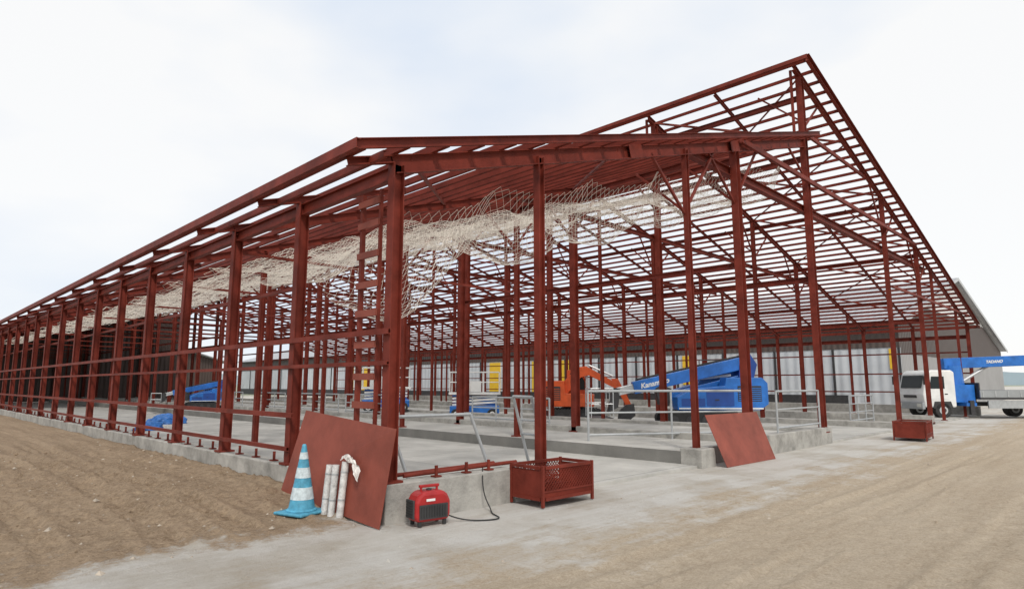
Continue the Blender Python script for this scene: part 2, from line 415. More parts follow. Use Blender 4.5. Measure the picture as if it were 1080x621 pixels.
tan = mix(.30, tan, ramp(N2, [(.35,(.28,.215,.145)),(.65,(.60,.52,.41))]))
tan = mix(.30, tan, ramp(N4, [(.40,(.28,.215,.145)),(.6,(.60,.52,.41))]))
tan = mix(.18, tan, ramp(N3, [(.42,(.18,.135,.09)),(.58,(.62,.54,.43))]))
soil = ramp(N0, [(.35,(.22,.15,.092)),(.5,(.29,.205,.13)),(.65,(.36,.265,.175))])
soil = mix(.45, soil, ramp(tr1, [(.40,(.15,.10,.06)),(.60,(.43,.325,.22))]))
soil = mix(.30, soil, ramp(N2, [(.38,(.12,.08,.048)),(.62,(.46,.35,.24))]))
soil = mix(.30, soil, ramp(N4, [(.42,(.10,.065,.04)),(.58,(.48,.375,.265))]))
soil = mix(.18, soil, ramp(N3, [(.42,(.07,.045,.028)),(.58,(.52,.41,.30))]))
con = ramp(N0, [(.35,(.45,.425,.38)),(.5,(.52,.50,.465)),(.65,(.57,.56,.53))])
con = mix(.35, con, ramp(N2, [(.35,(.36,.325,.27)),(.6,(.58,.565,.535))]))
con = mix(.40, con, ramp(tr2, [(.42,(.38,.325,.25)),(.54,(.58,.565,.535))]))
con = mix(.15, con, ramp(N4, [(.40,(.33,.28,.22)),(.58,(.58,.57,.54))]))
con = mix(.35, con, ramp(N1, [(.42,(.33,.285,.225)),(.54,(.58,.57,.54))]))
wob = math_('MULTIPLY', math_('SUBTRACT', N1, .5), 3.6); wob2 = math_('MULTIPLY', math_('SUBTRACT', N2, .5), 2.4)
wob3 = math_('MULTIPLY', math_('SUBTRACT', tr2, .5), 3.4); wob4 = math_('MULTIPLY', math_('SUBTRACT', N4, .5), 1.3)
yw = math_('ADD', math_('ADD', sx.outputs['Y'], wob3), math_('ADD', wob, math_('ADD', wob2, wob4)))
mfront = math_('MULTIPLY', math_('ADD', yw, 2.7), .9, True)
c = mix(mfront, tan, con)
msoil = math_('MULTIPLY', math_('SUBTRACT', math_('ADD', sx.outputs['Y'], math_('ADD', wob, math_('ADD', wob2, wob4))), .05), 1.6, True)
mx_ = math_('MULTIPLY', math_('SUBTRACT', 0.2, sx.outputs['X']), 4, True)
msoil = math_('MULTIPLY', msoil, mx_, True)
c = mix(msoil, c, soil)
far = math_('MULTIPLY', math_('SUBTRACT', math_('ABSOLUTE', sx.outputs['Y'], 0), 80), .05, True)
c = mix(math_('MULTIPLY', far, .6), c, (.16,.2,.1))
nt.links.new(c, b.inputs['Base Color'])
bp = nd(nt,'ShaderNodeBump'); bp.inputs['Strength'].default_value=1.0; bp.inputs['Distance'].default_value=.045
hsum = math_('ADD', math_('MULTIPLY', N3, .3), math_('ADD', math_('MULTIPLY', N2, .7), math_('MULTIPLY', N4, .6)))
nt.links.new(hsum, bp.inputs['Height']); nt.links.new(bp.outputs['Normal'], b.inputs['Normal'])

m = MB(); rng = random.Random(3)
for i in range(4200):
    if i < 3200: x = rng.uniform(-8,-.2); y = rng.uniform(0, 12)
    else: x = rng.uniform(-4,14); y = rng.uniform(-5.2,-.6)
    r = rng.uniform(.006,.02)*(2.6 if rng.random()<.08 else 1)*(1 if i<3200 else .65); z = gh(x,y)
    base = [(1,0,0),(0,1,0),(-1,0,0),(0,-1,0),(0,0,.8),(0,0,-.6)]
    vs = [(x+a*r*rng.uniform(.6,1.3), y+b_*r*rng.uniform(.6,1.3), z+c_*r*rng.uniform(.6,1.2)) for a,b_,c_ in base]
    m.add(vs, [(0,1,4),(1,2,4),(2,3,4),(3,0,4),(1,0,5),(2,1,5),(3,2,5),(0,3,5)], M_STONE if i%5==0 else gm)
o = m.obj('gravel'); o['kind'] = 'stuff'; o['label'] = 'loose stones and clods scattered on the dirt'; o['category']='gravel'

m = MB(); pts = []
for k in range(121):
    a = math.radians(-40 + 170*k/120); R = 2600
    h = 30+50*max(0,noise.noise(Vector((k*.09,0,1)))+.3)+14*noise.noise(Vector((k*.4,0,2)))
    pts.append((R*math.cos(a), R*math.sin(a), max(12,h)))
vs = [(x,y,-5) for x,y,_ in pts]+pts
m.add(vs, [(i,i+1,i+122,i+121) for i in range(120)], M_HILL); o = m.obj('hills'); o['kind']='structure'

# ---------------------------------------------------------------- neighbour barn
nb = thing('neighbouring_barn', 'finished barn with brown upper cladding and white walls', 'barn', (42,4.6,0))
L2 = 105
m = MB(); m.box(-.1,.1,0,L2,4.0,5.6,M_BROWN); m.obj('upper_cladding', nb)
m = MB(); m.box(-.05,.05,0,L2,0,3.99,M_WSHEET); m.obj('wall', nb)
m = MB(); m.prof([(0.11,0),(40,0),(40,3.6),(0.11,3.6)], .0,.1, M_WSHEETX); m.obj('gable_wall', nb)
m = MB(); m.prof([(0.11,3.602),(40,3.602),(40,5.1),(31,7.2),(6.2,7.2),(0.11,5.5)], .0,.1, M_BROWNX); m.obj('gable_cladding', nb)
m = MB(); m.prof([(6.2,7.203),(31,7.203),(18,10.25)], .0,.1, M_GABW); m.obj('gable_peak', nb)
m = MB()
quad(m, (-.7,-.4,5.5),(18,-.4,10.5),(18,L2,10.5),(-.7,L2,5.5), M_ROOF, .12)
quad(m, (18,-.4,10.5),(41,-.4,5.2),(41,L2,5.2),(18,L2,10.5), M_ROOF, .12)
m.obj('roof', nb)
m = MB(); quad(m, (18,-.46,10.37),(41,-.46,5.07),(41,-.46,5.33),(18,-.46,10.63), M_SILVER, .04)
quad(m, (-.7,-.46,5.37),(17.98,-.46,10.37),(17.98,-.46,10.63),(-.7,-.46,5.63), M_SILVER, .04); m.obj('verge_trim', nb)
for yy, wd, zz in ((.3,.35,2.6), (15,.6,1.6), (27,1.6,.9), (31,1.4,.9), (37,1.6,.9), (62,1.8,.9), (66,1.6,.9)):
    m = MB(); m.box(-.12,-.052,yy,yy+wd,zz,3.9,M_YEL); m.obj('yellow_panel', nb)
for i in range(26):
    m = MB(); m.box(-.14,-.053,i*4,i*4+.14,0,3.98,M_DARK); m.obj('wall_post', nb)
m = MB(); m.box(-.13,-.054,3.2,L2,0,.9,M_DARK); m.obj('wall_base', nb)
lb = thing('dark_barn', 'finished dark barn standing behind the steel frame', 'barn', (-6,92,0))
m = MB(); m.prof([(0,0),(38,0),(38,5),(19,10.5),(0,5)],0,.2,M_BROWNX); m.obj('gable_wall', lb)
m = MB(); quad(m,(-1,-1,4.8),(19,-1,10.7),(19,60,10.7),(-1,60,4.8),M_ROOF,.12); quad(m,(19,-1,10.7),(39,-1,4.8),(39,60,4.8),(19,60,10.7),M_ROOF,.12); m.obj('roof', lb)

# ---------------------------------------------------------------- leaning plates
def plate(label, bl, br, tr, tl, t=.008):
    m = MB(); quad(m, bl, br, tr, tl, M_PLATE, t)
    o = m.obj('steel_plate'); o['label']=label; o['category']='steel plate'; o['group']='red steel plates leaning on the frame'
plate('large red-oxide steel plate leaning against the corner curb', (-.34,2.05,.16),(-.27,-.25,-.0),(-.15,-.36,1.10),(-.15,1.8,1.25))
plate('smaller red-oxide steel plate leaning on a front column', (7.5,-.5,.0),(9.66,-.55,.0),(9.6,-.2,1.0),(7.35,-.15,1.0))

for i,(x,y,dx,h) in enumerate(((-.40,.76,.05,.58),(-.38,.63,.04,.60),(-.35,.48,.05,.64))):
    r = thing('wrapped_roll', 'pale plastic-wrapped tube standing against the red steel plate', 'roll', (x,y,gh(x,y)-.01), 0, 'wrapped tubes leaning on the plate')
    m = MB(); m.taper((0,0,0),(dx,-.01,h),.042,.042,M_ROLL,16); m.obj('tube', r)
    for t in (.3,.8):
        m = MB(); m.taper((dx*t,-.01*t,h*t),(dx*(t+.03),-.01*(t+.03),h*(t+.03)),.045,.045,M_GALV,16); m.obj('tape_band', r)
bm = bmesh.new(); gn_ = 16; rowsv = []
for i in range(gn_+1):
    row = []
    for j in range(6):
        t = i/gn_; s_ = j/5
        y_ = .56-.42*t; z_ = .74+.05*math.sin(t*4)-.04*s_*(1+2*t)-.10*t*t+.03*noise.noise(Vector((t*6,s_*4,1)))
        x_ = -.30+.012*math.sin(t*9+s_*3)+.03*noise.noise(Vector((t*8,s_*5,2)))-.025*s_
        row.append(bm.verts.new((x_,y_,z_)))
    rowsv.append(row)
for i in range(gn_):
    for j in range(5): bm.faces.new((rowsv[i][j],rowsv[i+1][j],rowsv[i+1][j+1],rowsv[i][j+1]))
me = bpy.data.meshes.new('plastic_film'); bm.to_mesh(me); bm.free(); me.materials.append(M_FILM)
o = link(bpy.data.objects.new('plastic_film', me)); o['label']='loose strip of pale plastic film hanging from the tubes'; o['category']='plastic film'

def cable(label, pts, r=.008, mt=M_BLACK, name='electric_cable'):
    cu = bpy.data.curves.new(name,'CURVE'); cu.dimensions='3D'; cu.bevel_depth=r; cu.resolution_u=8
    s = cu.splines.new('NURBS'); s.points.add(len(pts)-1)
    for p, q in zip(s.points, pts): p.co=(*q,1)
    s.use_endpoint_u=True; s.order_u=4
    cu.materials.append(mt); o = curve_to_mesh(cu, name)
    o['label']=label; o['category']='cable'
cable('black power cable snaking over the concrete from the generator', [(.42,-.42,.15),(.6,-.5,.02),(.8,-.78,.015),(1.1,-.85,.015),(1.15,-.55,.015),(1.35,-.35,.02),(1.30,-.22,.2),(1.35,-.17,.47),(1.6,.1,.47)], .008)

cx, cy = -.60, .94
cn = thing('traffic_cone', 'blue traffic cone with pale reflective bands on the dirt', 'traffic cone', (cx,cy,gh(cx,cy)+.005), .3)
m = MB(); m.box(-.23,.23,-.23,.23,0,.035,M_CONEB); m.taper((0,0,.035),(0,0,.06),.19,.175,M_CONEB,28); m.obj('base', cn, bevel=.015)
def seg(z0,z1,mt,nm, e=0):
    R = lambda z: .155-(.155-.026)*(z-.06)/.74
    m = MB(); m.taper((0,0,z0),(0,0,z1),R(z0)+e,R(z1)+e,mt,40); m.obj(nm, cn)
seg(.058,.8,M_CONEB,'cone_body'); seg(.17,.31,M_CONEW,'reflective_band',.003); seg(.42,.54,M_CONEW,'reflective_band',.003); seg(.64,.72,M_CONEW,'reflective_band',.003)
m = MB(); m.taper((0,0,.8),(0,0,.815),.026,.018,M_CONEB,16); m.obj('tip', cn)

gn = thing('portable_generator', 'small red portable generator on the concrete by the curb', 'generator', (.28,-.42,.01), -.15)
gn.scale=(.80,.80,.88)
m = MB(); m.prof([(-.25,.05),(.25,.05),(.285,.12),(.285,.30),(.24,.38),(.17,.43),(-.17,.43),(-.24,.38),(-.285,.30),(-.285,.12)],-.15,.15,M_RED); m.obj('casing', gn, bevel=.045)
m = MB(); m.box(-.31,-.280,-.11,.11,.1,.33,M_DARK)
for k in range(6): m.box(-.318,-.309,-.1,.1,.12+k*.035,.135+k*.035,M_BLACK)
m.obj('control_panel', gn, bevel=.01)
m = MB(); m.box(-.23,.23,-.162,-.145,.09,.27,M_DARK)
for k in range(10): m.box(-.21+k*.043,-.19+k*.043,-.170,-.161,.11,.25,M_BLACK)
m.obj('vent', gn)
m = MB(); m.tube((-.13,0,.42),(-.13,0,.48),.02,M_RED); m.tube((.13,0,.42),(.13,0,.48),.02,M_RED); m.sweep((-.16,0,.485),(.16,0,.485),Bsec(.05,.035),(0,0,1),M_RED); m.obj('handle', gn, bevel=.01)
m = MB(); m.box(-.12,.02,-.156,-.150,.31,.34,M_WHITE); m.obj('maker_plate', gn)
m = MB(); m.taper((0,0,.432),(0,0,.450),.04,.04,M_DARK); m.obj('fuel_cap', gn)
for a in (-.2,.2):
    for b_ in (-.11,.11):
        m = MB(); m.taper((a,b_,0),(a,b_,.06),.03,.03,M_BLACK,12); m.obj('foot', gn)

def crate(label, x, y, rz, L, W, H, filled):
    c_ = thing('steel_mesh_crate', label, 'crate', (x,y,.012), rz, 'red steel mesh crates')
    m = MB(); a = .04
    for zz in (.1, H): 
        for yy in (0,W): m.box(a,L-a,yy-a/2,yy+a/2,zz-a/2,zz+a/2,M_STEEL)
        for xx in (0,L): m.box(xx-a/2,xx+a/2,a,W-a,zz-a/2,zz+a/2,M_STEEL)
    for xx in (0,L):
        for yy in (0,W): m.box(xx-a/2+.002,xx+a/2-.002,yy-a/2+.002,yy+a/2-.002,0,H+.03,M_STEEL)
    m.obj('frame', c_)
    m = MB(); m.box(.03,L-.03,.03,W-.03,.09,.105,M_STEEL); m.obj('floor', c_)
    for yy in (0.0, W):
        m = MB(); z0=H*.38; z1=H-.02; hh=z1-z0; st=.055
        k = -hh
        while k < L-.04:
            for sgn in (0,1):
                xa, xb = k, k+hh; za, zb = (z0, z1) if sgn==0 else (z1, z0)
                f = (zb-za)/hh
                if xa < .02: za += f*(.02-xa); xa = .02
                if xb > L-.02: zb = za+f*(L-.02-xa); xb = L-.02
                if xb-xa > .02: m.sweep((xa,yy+(sgn-.5)*.008,za),(xb,yy+(sgn-.5)*.008,zb),Bsec(.007,.012),(0,1,0),M_STEEL)
            k += st
        m.box(.02,L-.02,yy-.006,yy+.006,.12,H*.38,M_STEEL2)
        m.box(.02,L-.02,yy-.016,yy-.009,H*.37,H*.41,M_STEEL)
        m.obj('mesh_side', c_)
    for xx in (0.0, L):
        m = MB(); m.box(xx-.006,xx+.006,.03,W-.03,.12,H-.03,M_STEEL); m.obj('end_panel', c_)
    if filled:
        m = MB(); r = random.Random(5)
        for i in range(26):
            px=r.uniform(.1,L-.35); py=r.uniform(.08,W-.12); pz=.12+r.random()*.2
            m.sweep((px,py,pz),(px+r.uniform(.1,.25),py+r.uniform(-.05,.05),pz+r.uniform(-.02,.05)),Bsec(.05,.03),(0,0,1),M_STEEL)
        m.obj('steel_offcuts', c_)
crate('red steel mesh crate holding offcuts beside the concrete curb', 1.90,-.74,-.03,1.0,.6,.5,True)
crate('red steel mesh crate standing alone on the concrete apron', 16.7,-1.9,.1,1.4,.8,.52,True)

def gate(label, p0, p1, zb, h, nb_, lean=(0,0), r=.022, nv=2):
    p0=Vector((*p0,zb)); p1=Vector((*p1,zb)); up=Vector((lean[0],lean[1],h))
    e = thing('livestock_gate', label, 'gate', p0, 0, 'galvanised livestock gates')
    d = p1-p0; m = MB()
    m.tube((0,0,0),up,r,M_GALV); m.tube(d,d+up,r,M_GALV); m.tube(up,d+up,r,M_GALV); m.tube(up*.12,d+up*.12,r,M_GALV); m.obj('frame', e)
    for i in range(1,nb_): 
        m = MB(); t = .12+.88*i/nb_; m.tube(up*t,d+up*t,r*.75,M_GALV); m.obj('bar', e)
    for i in range(1,nv):
        m = MB(); m.tube(d*(i/nv),d*(i/nv)+up,r*.9,M_GALV); m.obj('upright', e)
gate('grey tubular gate leaning behind the front curb', (.95,.75),(2.35,.62),.06,1.1,1,(-.35,.2),.024,1)
gate('narrow grey frame leaning beside the front column', (3.15,.2),(3.3,.75),.06,1.35,2,(-.35,.1),.024,1)
gate('long grey tubular gate standing on the raised floor', (7.5,2.9),(11.2,.7),.3,1.15,2,(0,0),.028,2)
gate('grey tubular gate standing on the raised curb block', (11.2,.0),(14.0,.0),.44,1.0,2,(0,0),.026,1)
gate('grey tubular gate on the barn floor', (23,2),(26,2),.06,1.1,3,(0,0),.03,3)
for yy in (6,14,18,23,28): gate('grey tubular feed barrier along the inner curb', (9.62,yy),(9.62,yy+3.4),.45,.75,2,(0,0),.026,3)

for i,(a,b_,c_) in enumerate((((.25,.35),(2.0,.3),.47),((.3,.12),(2.2,.05),.49),((.5,.5),(2.5,.75),.12),((.6,.6),(2.4,.5),.12))):
    m = MB(); m.tube((0,0,0),(b_[0]-a[0],b_[1]-a[1],.02),.026,M_STEEL); o = m.obj('steel_pipe', loc=(a[0],a[1],c_))
    o['label']='thin red steel pipe lying on the corner curb'; o['category']='pipe'; o['group']='red steel pipes lying by the curb'
def stub(x, y, z):
    m = MB(); m.tube((0,0,0),(0,0,.14),.022,M_STEEL); m.sweep((0,0,.002),(0,0,.02),Bsec(.1,.1),(1,0,0),M_STEEL)
    o = m.obj('anchor_stub', loc=(x,y,z)); o['label']='short red anchor stub bolted on the curb'; o['category']='anchor stub'; o['group']='anchor stubs along the curb'
for y in [0.9,1.35,1.8]+[2.5*i+j for i in range(1,14) for j in (.6,1.25,1.9)]: stub(.02,y,.45)
for x in (.7,1.2,1.6): stub(x,-.02,.453)

# ---------------------------------------------------------------- vehicles
def wheel(e, x, y, r, w, rimm=M_SILVER):
    we = bpy.data.objects.new('wheel', None); link(we); we.parent = e; we.location=(x,y,r)
    m = MB(); m.taper((0,-w/2,0),(0,w/2,0),r,r,M_BLACK,28); m.obj('tyre', we, bevel=.03)
    m = MB(); m.taper((0,-w/2-.012,0),(0,w/2+.012,0),r*.52,r*.52,rimm,20); m.taper((0,-w/2-.03,0),(0,w/2+.03,0),r*.3,r*.3,M_DARK,12); m.obj('rim', we)
def txt(s, parent, loc, rot, size, mt, name='lettering', shear=.25):
    cu = bpy.data.curves.new(name,'FONT'); cu.body=s; cu.size=size; cu.extrude=.004; cu.align_x='CENTER'; cu.align_y='CENTER'; cu.shear=shear; cu.offset=.008
    cu.materials.append(mt); o = curve_to_mesh(cu, name); o.parent=parent; o.location=loc; o.rotation_euler=rot; return o
def track(e, x0, x1, y, w, h, body=M_DARK):
    m = MB(); r=h/2; pts=[]
    for i in range(9): a=math.pi/2+math.pi*i/8; pts.append((x0+r+r*math.cos(a), r+r*math.sin(a)))
    for i in range(9): a=-math.pi/2+math.pi*i/8; pts.append((x1-r+r*math.cos(a), r+r*math.sin(a)))
    m.prof(pts, y-w/2, y+w/2, M_BLACK); 
    for i in range(5):
        xx = x0+r+(x1-x0-2*r)*i/4; m.taper((xx,y-w/2-.02,r),(xx,y+w/2+.02,r),r*.55,r*.55,body,14)
    k = x0+r
    while k < x1-r: m.box(k,k+.05,y-w/2-.01,y+w/2+.01,2*r,2*r+.03,M_DARK); k += .13
    m.obj('track', e)

R45 = -math.pi/4
def boom_lift(name, label, loc, rz, body, body2, s=1.0, text=None):
    e = thing(name, label, 'boom lift', loc, rz); e.scale=(s,s,s)
    track(e,-1.3,1.5,-.85,.4,.55); track(e,-1.3,1.5,.85,.4,.55)
    m = MB(); m.box(-1.0,1.2,-.62,.62,.3,.6,M_DARK); m.obj('chassis', e, bevel=.02)
    m = MB(); m.taper((.1,0,.6),(.1,0,.72),.5,.5,M_DARK,20); m.obj('turntable', e)
    m = MB(); m.prof([(-.9,.64),(2.1,.64),(2.4,.85),(2.4,1.6),(2.2,1.8),(.9,1.8),(.85,1.5),(-.3,1.4),(-.9,1.1)],-1.0,-.30,body); m.obj('engine_cowl', e, bevel=.02)
    m = MB(); m.prof([(-.6,.66),(2.1,.66),(2.4,.85),(2.4,1.9),(2.1,2.15),(.4,2.15),(.3,1.6),(-.6,1.35)],.30,1.0,body); m.obj('engine_cowl', e, bevel=.02)
    m = MB(); m.box(1.3,2.15,-1.012,-1.001,.95,1.5,M_DARK)
    for k in range(7): m.box(1.32,2.13,-1.024,-1.012,.98+k*.07,1.01+k*.07,body)
    m.obj('cowl_vent', e)
    for xa,xb in ((-.75,.1),(.16,1.15)):
        m = MB(); m.box(xa,xb,-1.012,-1.001,.78,1.05 if xa<0 else 1.4,body2); m.box(xa+.3,xa+.45,-1.03,-1.012,.98,1.02,M_DARK); m.obj('access_door', e)
    m = MB(); m.box(-.85,2.2,-1.01,-1.0005,.67,.72,M_WHITE); m.obj('stripe', e)
    m = MB(); m.box(2.0,2.5,-.26,.26,.7,1.6,M_DARK); m.obj('counterweight', e, bevel=.03)
    m = MB(); m.sweep((2.05,0,2.40),(-2.3,0,1.42),Bsec(.36,.46),(0,0,1),body); m.obj('boom', e, bevel=.015)
    m = MB(); m.sweep((1.9,0,1.80),(-1.2,0,1.02),Bsec(.28,.30),(0,0,1),body); m.obj('lower_boom', e, bevel=.015)
    m = MB(); m.sweep((-2.25,0,1.43),(-2.9,0,1.28),Bsec(.24,.3),(0,0,1),M_SILVER); m.obj('boom_extension', e, bevel=.015)
    m = MB(); m.prof([(-1.35,.8),(-1.0,.75),(-.9,1.4),(-1.3,1.55),(-1.5,1.4)],-.21,.21,M_DARK); m.obj('boom_link', e)
    m = MB(); m.prof([(-3.3,.5),(-2.9,.7),(-2.8,1.42),(-3.1,1.42)],-.12,.12,M_DARK); m.obj('jib_knuckle', e)
    m = MB(); m.prof([(1.6,1.6),(2.15,1.6),(2.35,2.3),(2.1,2.7),(1.75,2.65)],-.24,.24,body2); m.obj('boom_pivot', e, bevel=.02)
    m = MB(); m.tube((1.4,0,1.9),(-.2,0,1.72),.06,M_SILVER); m.obj('lift_cylinder', e)
    for k,(dz,dy) in enumerate(((.27,.05),(.30,-.03),(.28,-.1))):
        m = MB(); m.tube((1.9,dy,2.36+dz),(-2.2,dy,1.44+dz),.022,M_BLACK); m.obj('hydraulic_hose', e)
    m = MB()
    for xx in (.5,1.2,1.9): m.tube((xx,.9,2.1),(xx,.9,2.5),.02,M_DARK)
    m.tube((.5,.9,2.5),(1.9,.9,2.5),.02,M_DARK); m.obj('guard_bar', e)
    b_ = bpy.data.objects.new('basket', None); link(b_); b_.parent=e; b_.location=(-3.6,0,.3)
    m = MB(); m.box(-.4,.4,-.85,.85,0,.05,M_DARK); m.obj('platform', b_)
    m = MB()
    for xx in (-.4,.4):
        for yy in (-.85,0,.85): m.tube((xx,yy,.05),(xx,yy,1.1),.02,M_SILVER)
        for zz in (.55,1.1): m.tube((xx,-.85,zz),(xx,.85,zz),.02,M_SILVER)
    for yy in (-.85,.85):
        for zz in (.55,1.1): m.tube((-.4,yy,zz),(.4,yy,zz),.02,M_SILVER)
    m.obj('guard_rail', b_)
    if text:
        ang = math.atan2(.98,4.35); tx=-1.52
        txt(text, e, (tx,-.186,1.42+(tx+2.3)*math.tan(ang)), (math.pi/2,-ang,0), .26, M_WHITE)
    return e
boom_lift('boom_lift','blue crawler boom lift with white lettering parked inside the frame',(17.5,5.7,.056),R45,M_BLUE,M_DBLUE,1.0,'Kanamoto')
boom_lift('boom_lift','blue boom lift standing far inside the frame',(8.5,31.0,.3),R45+.5,M_BLUE,M_DBLUE,.6)

ex = thing('excavator','small red-orange crawler excavator with lowered arm','excavator',(16.3,10.6,.056),R45+math.pi-.15)
ex.scale=(.95,.95,.92)
track(ex,-1.3,1.3,-.8,.4,.6); track(ex,-1.3,1.3,.8,.4,.6)
m = MB(); m.box(-.9,.9,-.6,.6,.25,.55,M_DARK); m.taper((0,0,.55),(0,0,.72),.5,.5,M_DARK); m.obj('undercarriage', ex, bevel=.02)
m = MB(); m.prof([(-.9,.72),(1.2,.72),(1.55,.9),(1.55,1.6),(1.35,1.85),(.35,1.85),(.3,1.3),(-.9,1.25)],-.95,.95,M_ORANGE); m.obj('house', ex, bevel=.02)
m = MB(); m.box(.5,1.3,.951,.962,1.0,1.6,M_DARK)
for k in range(6): m.box(.53,1.27,.962,.972,1.05+k*.085,1.08+k*.085,M_ORANGE)
m.obj('engine_vent', ex)
m = MB(); m.prof([(-.6,1.26),(.28,1.26),(.28,2.35),(-.35,2.35),(-.6,1.8)],-.9,-.25,M_ORANGE); m.obj('cab', ex, bevel=.02)
m = MB(); m.prof([(-.5,1.45),(.15,1.45),(.15,2.2),(-.3,2.2),(-.5,1.8)],-.248,-.238,M_GLASS); m.obj('cab_window', ex)
m = MB(); m.prof([(.3,1.2),(.6,1.6),(-.2,2.45),(-.6,2.5),(-1.9,1.75),(-1.85,1.5),(-.7,2.1),(-.35,2.0)],.1,.42,M_ORANGE); m.obj('boom', ex, bevel=.01)
m = MB(); m.prof([(-1.65,1.95),(-1.95,1.95),(-2.5,.8),(-2.3,.7)],.14,.38,M_ORANGE); m.obj('arm', ex, bevel=.01)
m = MB(); m.tube((-.6,.26,1.3),(-.6,.26,2.2),.05,M_SILVER); m.tube((-.7,.26,2.55),(-1.75,.26,2.05),.045,M_SILVER); m.obj('hydraulic_cylinder', ex)
m = MB(); m.prof([(-2.6,.85),(-2.25,.8),(-1.95,.5),(-1.9,.15),(-2.3,.05),(-2.65,.35)],-.1,.6,M_DARK); m.obj('bucket', ex, bevel=.01)

def scissor(loc, rz, label):
    e = thing('scissor_lift', label, 'scissor lift', loc, rz)
    m = MB(); m.box(-1.1,1.1,-.5,.5,.25,.6,M_BLUE); m.obj('chassis', e, bevel=.03)
    for xx in (-.8,.8):
        for yy in (-.45,.45): wheel(e,xx,yy,.24,.18,M_WHITE)
    m = MB()
    for k in range(3):
        z=.65+k*.14
        for yy in (-.35,.35): m.sweep((-1,yy,z),(1,yy,z+.12),Bsec(.05,.08),(0,0,1),M_WHITE); m.sweep((-1,yy+.06,z+.12),(1,yy+.06,z),Bsec(.05,.08),(0,0,1),M_BLUE)
    m.obj('scissor_arms', e)
    m = MB(); m.box(-1.15,1.15,-.5,.5,1.1,1.2,M_WHITE); m.obj('deck', e)
    m = MB()
    for xx in (-1.1,-.37,.37,1.1):
        for yy in (-.48,.48): m.tube((xx,yy,1.2),(xx,yy,2.1),.02,M_WHITE)
    for zz in (1.65,2.1):
        for yy in (-.48,.48): m.tube((-1.1,yy,zz),(1.1,yy,zz),.02,M_WHITE)
        for xx in (-1.1,1.1): m.tube((xx,-.48,zz),(xx,.48,zz),.02,M_WHITE)
    m.obj('guard_rail', e)
    m = MB(); m.box(-.7,.3,-.53,-.51,1.22,1.7,M_WHITE); m.obj('side_panel', e)
scissor((14.9,15.2,.06), R45, 'blue and white scissor lift with railed platform')
scissor((13.0,19.5,.3), R45+.2, 'blue and white scissor lift with railed platform')

def tarp(loc, s, label):
    bm = bmesh.new(); bmesh.ops.create_icosphere(bm, subdivisions=4, radius=1)
    for v in bm.verts:
        n_ = noise.noise(v.co*1.6+Vector(loc)); n2 = noise.noise(v.co*5)
        v.co *= 1+.35*n_+.12*n2
        v.co.x*=s[0]; v.co.y*=s[1]; v.co.z=max(0,v.co.z+.25)*s[2]
    me=bpy.data.meshes.new('tarpaulin'); bm.to_mesh(me); bm.free(); me.materials.append(M_TARP)
    o=link(bpy.data.objects.new('tarpaulin',me)); o.location=loc; o['label']=label; o['category']='tarpaulin'; o['group']='blue tarpaulin covered heaps'
tarp((2.4,18.0,.055),(.45,.4,.25),'crumpled blue tarpaulin over a heap on the floor')
tarp((4.0,21.5,.055),(.7,.5,.3),'crumpled blue tarpaulin over a heap on the floor')

tk = thing('crane_truck','white cab-over flatbed truck with blue folded crane','truck',(34.3,-.7,.02),R45)
tk.scale=(.97,.95,.93)
m = MB(); m.prof([(-3.7,.55),(-2.15,.55),(-2.15,2.35),(-2.3,2.45),(-3.3,2.45),(-3.5,2.3),(-3.72,1.45),(-3.78,1.2)],-1.05,1.05,M_WHITE); m.obj('cab', tk, bevel=.07)
m = MB(); m.add([(-3.735,-.85,1.52),(-3.735,.85,1.52),(-3.57,.85,2.18),(-3.57,-.85,2.18)],[(0,1,2,3)],M_GLASS); m.obj('windscreen', tk)
m = MB(); m.prof([(-3.45,1.5),(-2.7,1.5),(-2.7,2.12),(-3.32,2.12)],-1.066,-1.054,M_GLASS); m.obj('side_window', tk)
m = MB(); m.prof([(-3.55,.95),(-2.5,.95),(-2.5,1.45),(-3.6,1.45)],-1.064,-1.053,M_WHITE); d=m.obj('door', tk)
m = MB(); m.box(-2.72,-2.58,-1.08,-1.065,1.2,1.25,M_DARK); m.obj('handle', d)
m = MB(); m.prof([(-3.35,.5),(-2.35,.5),(-2.45,.85),(-3.25,.85)],-1.07,-1.055,M_DARK); m.obj('wheel_arch', tk)
m = MB(); m.box(-3.86,-3.7,-1.04,1.04,.45,.8,M_BED); m.obj('bumper', tk, bevel=.03)
for yy in (-.8,.8):
    m = MB(); m.box(-3.88,-3.855,yy-.16,yy+.16,.56,.74,M_LAMP); m.obj('headlight', tk)
m = MB(); m.box(-3.82,-3.76,-.5,.5,1.02,1.16,M_DARK); m.obj('grille', tk)
for yy in (-1.3,1.3):
    m = MB(); m.tube((-3.6,yy*.85,2.2),(-3.75,yy,2.1),.02,M_DARK); m.box(-3.82,-3.76,yy-.1,yy+.1,1.7,2.15,M_DARK); m.obj('mirror', tk)
m = MB(); m.box(-3.4,3.6,-.4,.4,.6,.8,M_DARK); m.obj('chassis', tk)
m = MB(); m.box(-1.0,3.7,-1.1,1.1,.95,1.05,M_DARK)
m.box(-1.0,3.7,-1.1,-1.04,1.052,1.42,M_BED); m.box(-1.0,3.7,1.04,1.1,1.052,1.42,M_BED); m.box(3.64,3.7,-1.03,1.03,1.052,1.42,M_BED); m.box(-1.0,-.94,-1.03,1.03,1.052,1.8,M_DARK)
for k in range(8): m.box(-.9+k*.62,-.84+k*.62,-1.115,-1.102,1.07,1.40,M_GALV)
m.obj('flatbed', tk)
m = MB(); m.box(-.6,1.4,-1.05,-.98,.5,.9,M_GALV); m.obj('side_guard', tk)
for yy in (-.93,.93): wheel(tk,-2.85,yy,.40,.28)
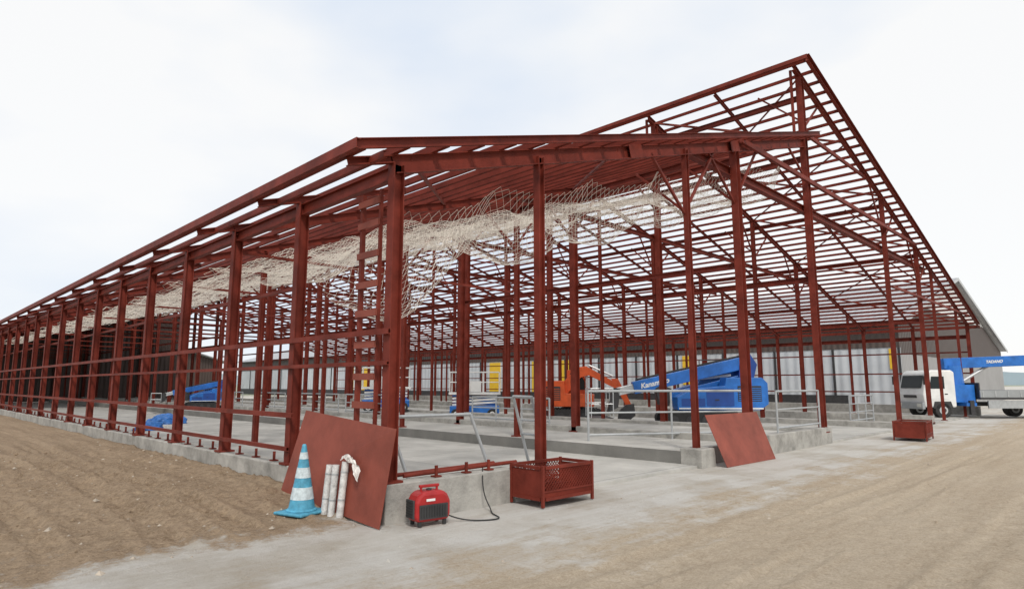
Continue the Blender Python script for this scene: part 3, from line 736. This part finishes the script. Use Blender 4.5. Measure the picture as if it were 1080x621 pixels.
for yy in (-.86,.86): wheel(tk,2.0,yy,.40,.42,M_BED)
m = MB(); m.box(-2.05,-1.05,-.8,.8,.8,1.7,M_BLUE); m.taper((-1.55,0,1.65),(-1.55,0,2.7),.5,.42,M_BLUE,16); m.obj('crane_column', tk)
m = MB(); m.sweep((-2.05,0,2.80),(3.2,0,3.02),Bsec(.42,.55),(0,0,1),M_BLUE); m.sweep((3.18,0,3.02),(4.3,0,3.07),Bsec(.3,.36),(0,0,1),M_DBLUE); m.obj('crane_boom', tk, bevel=.02)
txt('TADANO', tk, (.5,-.216,2.907), (math.pi/2,-.042,0), .2, M_WHITE, shear=.3)
m = MB(); m.tube((-1.2,0,1.8),(.3,0,2.68),.08,M_SILVER); m.obj('crane_cylinder', tk)
m = MB(); m.box(-1.75,-1.25,-1.15,1.15,.62,.78,M_BLUE); m.box(-1.6,-1.4,-1.2,-1.05,.2,.9,M_DARK); m.box(-1.6,-1.4,1.05,1.2,.2,.9,M_DARK); m.obj('outrigger', tk)

# ---------------------------------------------------------------- light
EL = math.radians(46); AZ = math.radians(235)
w = bpy.data.worlds.new('World'); sc.world = w; w.use_nodes = True; nt = w.node_tree; nt.nodes.clear()
out = nd(nt,'ShaderNodeOutputWorld'); sky = nd(nt,'ShaderNodeTexSky'); sky.sky_type='NISHITA'; sky.sun_disc=False
sky.sun_elevation=EL; sky.sun_rotation=math.pi/2-AZ
b1 = nd(nt,'ShaderNodeBackground'); b1.inputs['Strength'].default_value=.12; nt.links.new(sky.outputs[0], b1.inputs[0])
tc = nd(nt,'ShaderNodeTexCoord'); mp = nd(nt,'ShaderNodeMapping'); mp.inputs['Scale'].default_value=(1,1,2.2); mp.inputs['Location'].default_value=(1.3,.4,0)
nt.links.new(tc.outputs['Generated'], mp.inputs[0])
nz = nd(nt,'ShaderNodeTexNoise'); nz.inputs['Scale'].default_value=1.5; nz.inputs['Detail'].default_value=5; nz.inputs['Roughness'].default_value=.45; nt.links.new(mp.outputs[0], nz.inputs[0])
rp = nd(nt,'ShaderNodeValToRGB'); rp.color_ramp.elements[0].position=.36; rp.color_ramp.elements[0].color=(.78,.85,.95,1); rp.color_ramp.elements[1].position=.52; rp.color_ramp.elements[1].color=(.99,.99,.985,1)
nt.links.new(nz.outputs['Fac'], rp.inputs[0])
b2 = nd(nt,'ShaderNodeBackground'); b2.inputs['Strength'].default_value=1.03; nt.links.new(rp.outputs[0], b2.inputs[0])
ms = nd(nt,'ShaderNodeMixShader'); ms.inputs[0].default_value=.92; nt.links.new(b1.outputs[0], ms.inputs[1]); nt.links.new(b2.outputs[0], ms.inputs[2]); nt.links.new(ms.outputs[0], out.inputs[0])
sl = bpy.data.lights.new('sun','SUN'); sl.energy=2.3; sl.angle=math.radians(10); sl.color=(1,.94,.86)
so = link(bpy.data.objects.new('sun', sl))
dirv = Vector((math.cos(AZ)*math.cos(EL), math.sin(AZ)*math.cos(EL), math.sin(EL)))
so.rotation_euler = dirv.to_track_quat('Z','Y').to_euler()

# ---------------------------------------------------------------- camera
cd = bpy.data.cameras.new('camera'); cd.sensor_width=36; cd.lens=22.17; cd.clip_end=9000; cd.clip_start=.05
co = link(bpy.data.objects.new('camera', cd)); co.location=CAM; co.rotation_euler=(math.radians(98.13),0,math.radians(-45))
sc.camera = co
sc.view_settings.view_transform='Standard'; sc.view_settings.look='None'; sc.view_settings.exposure=0
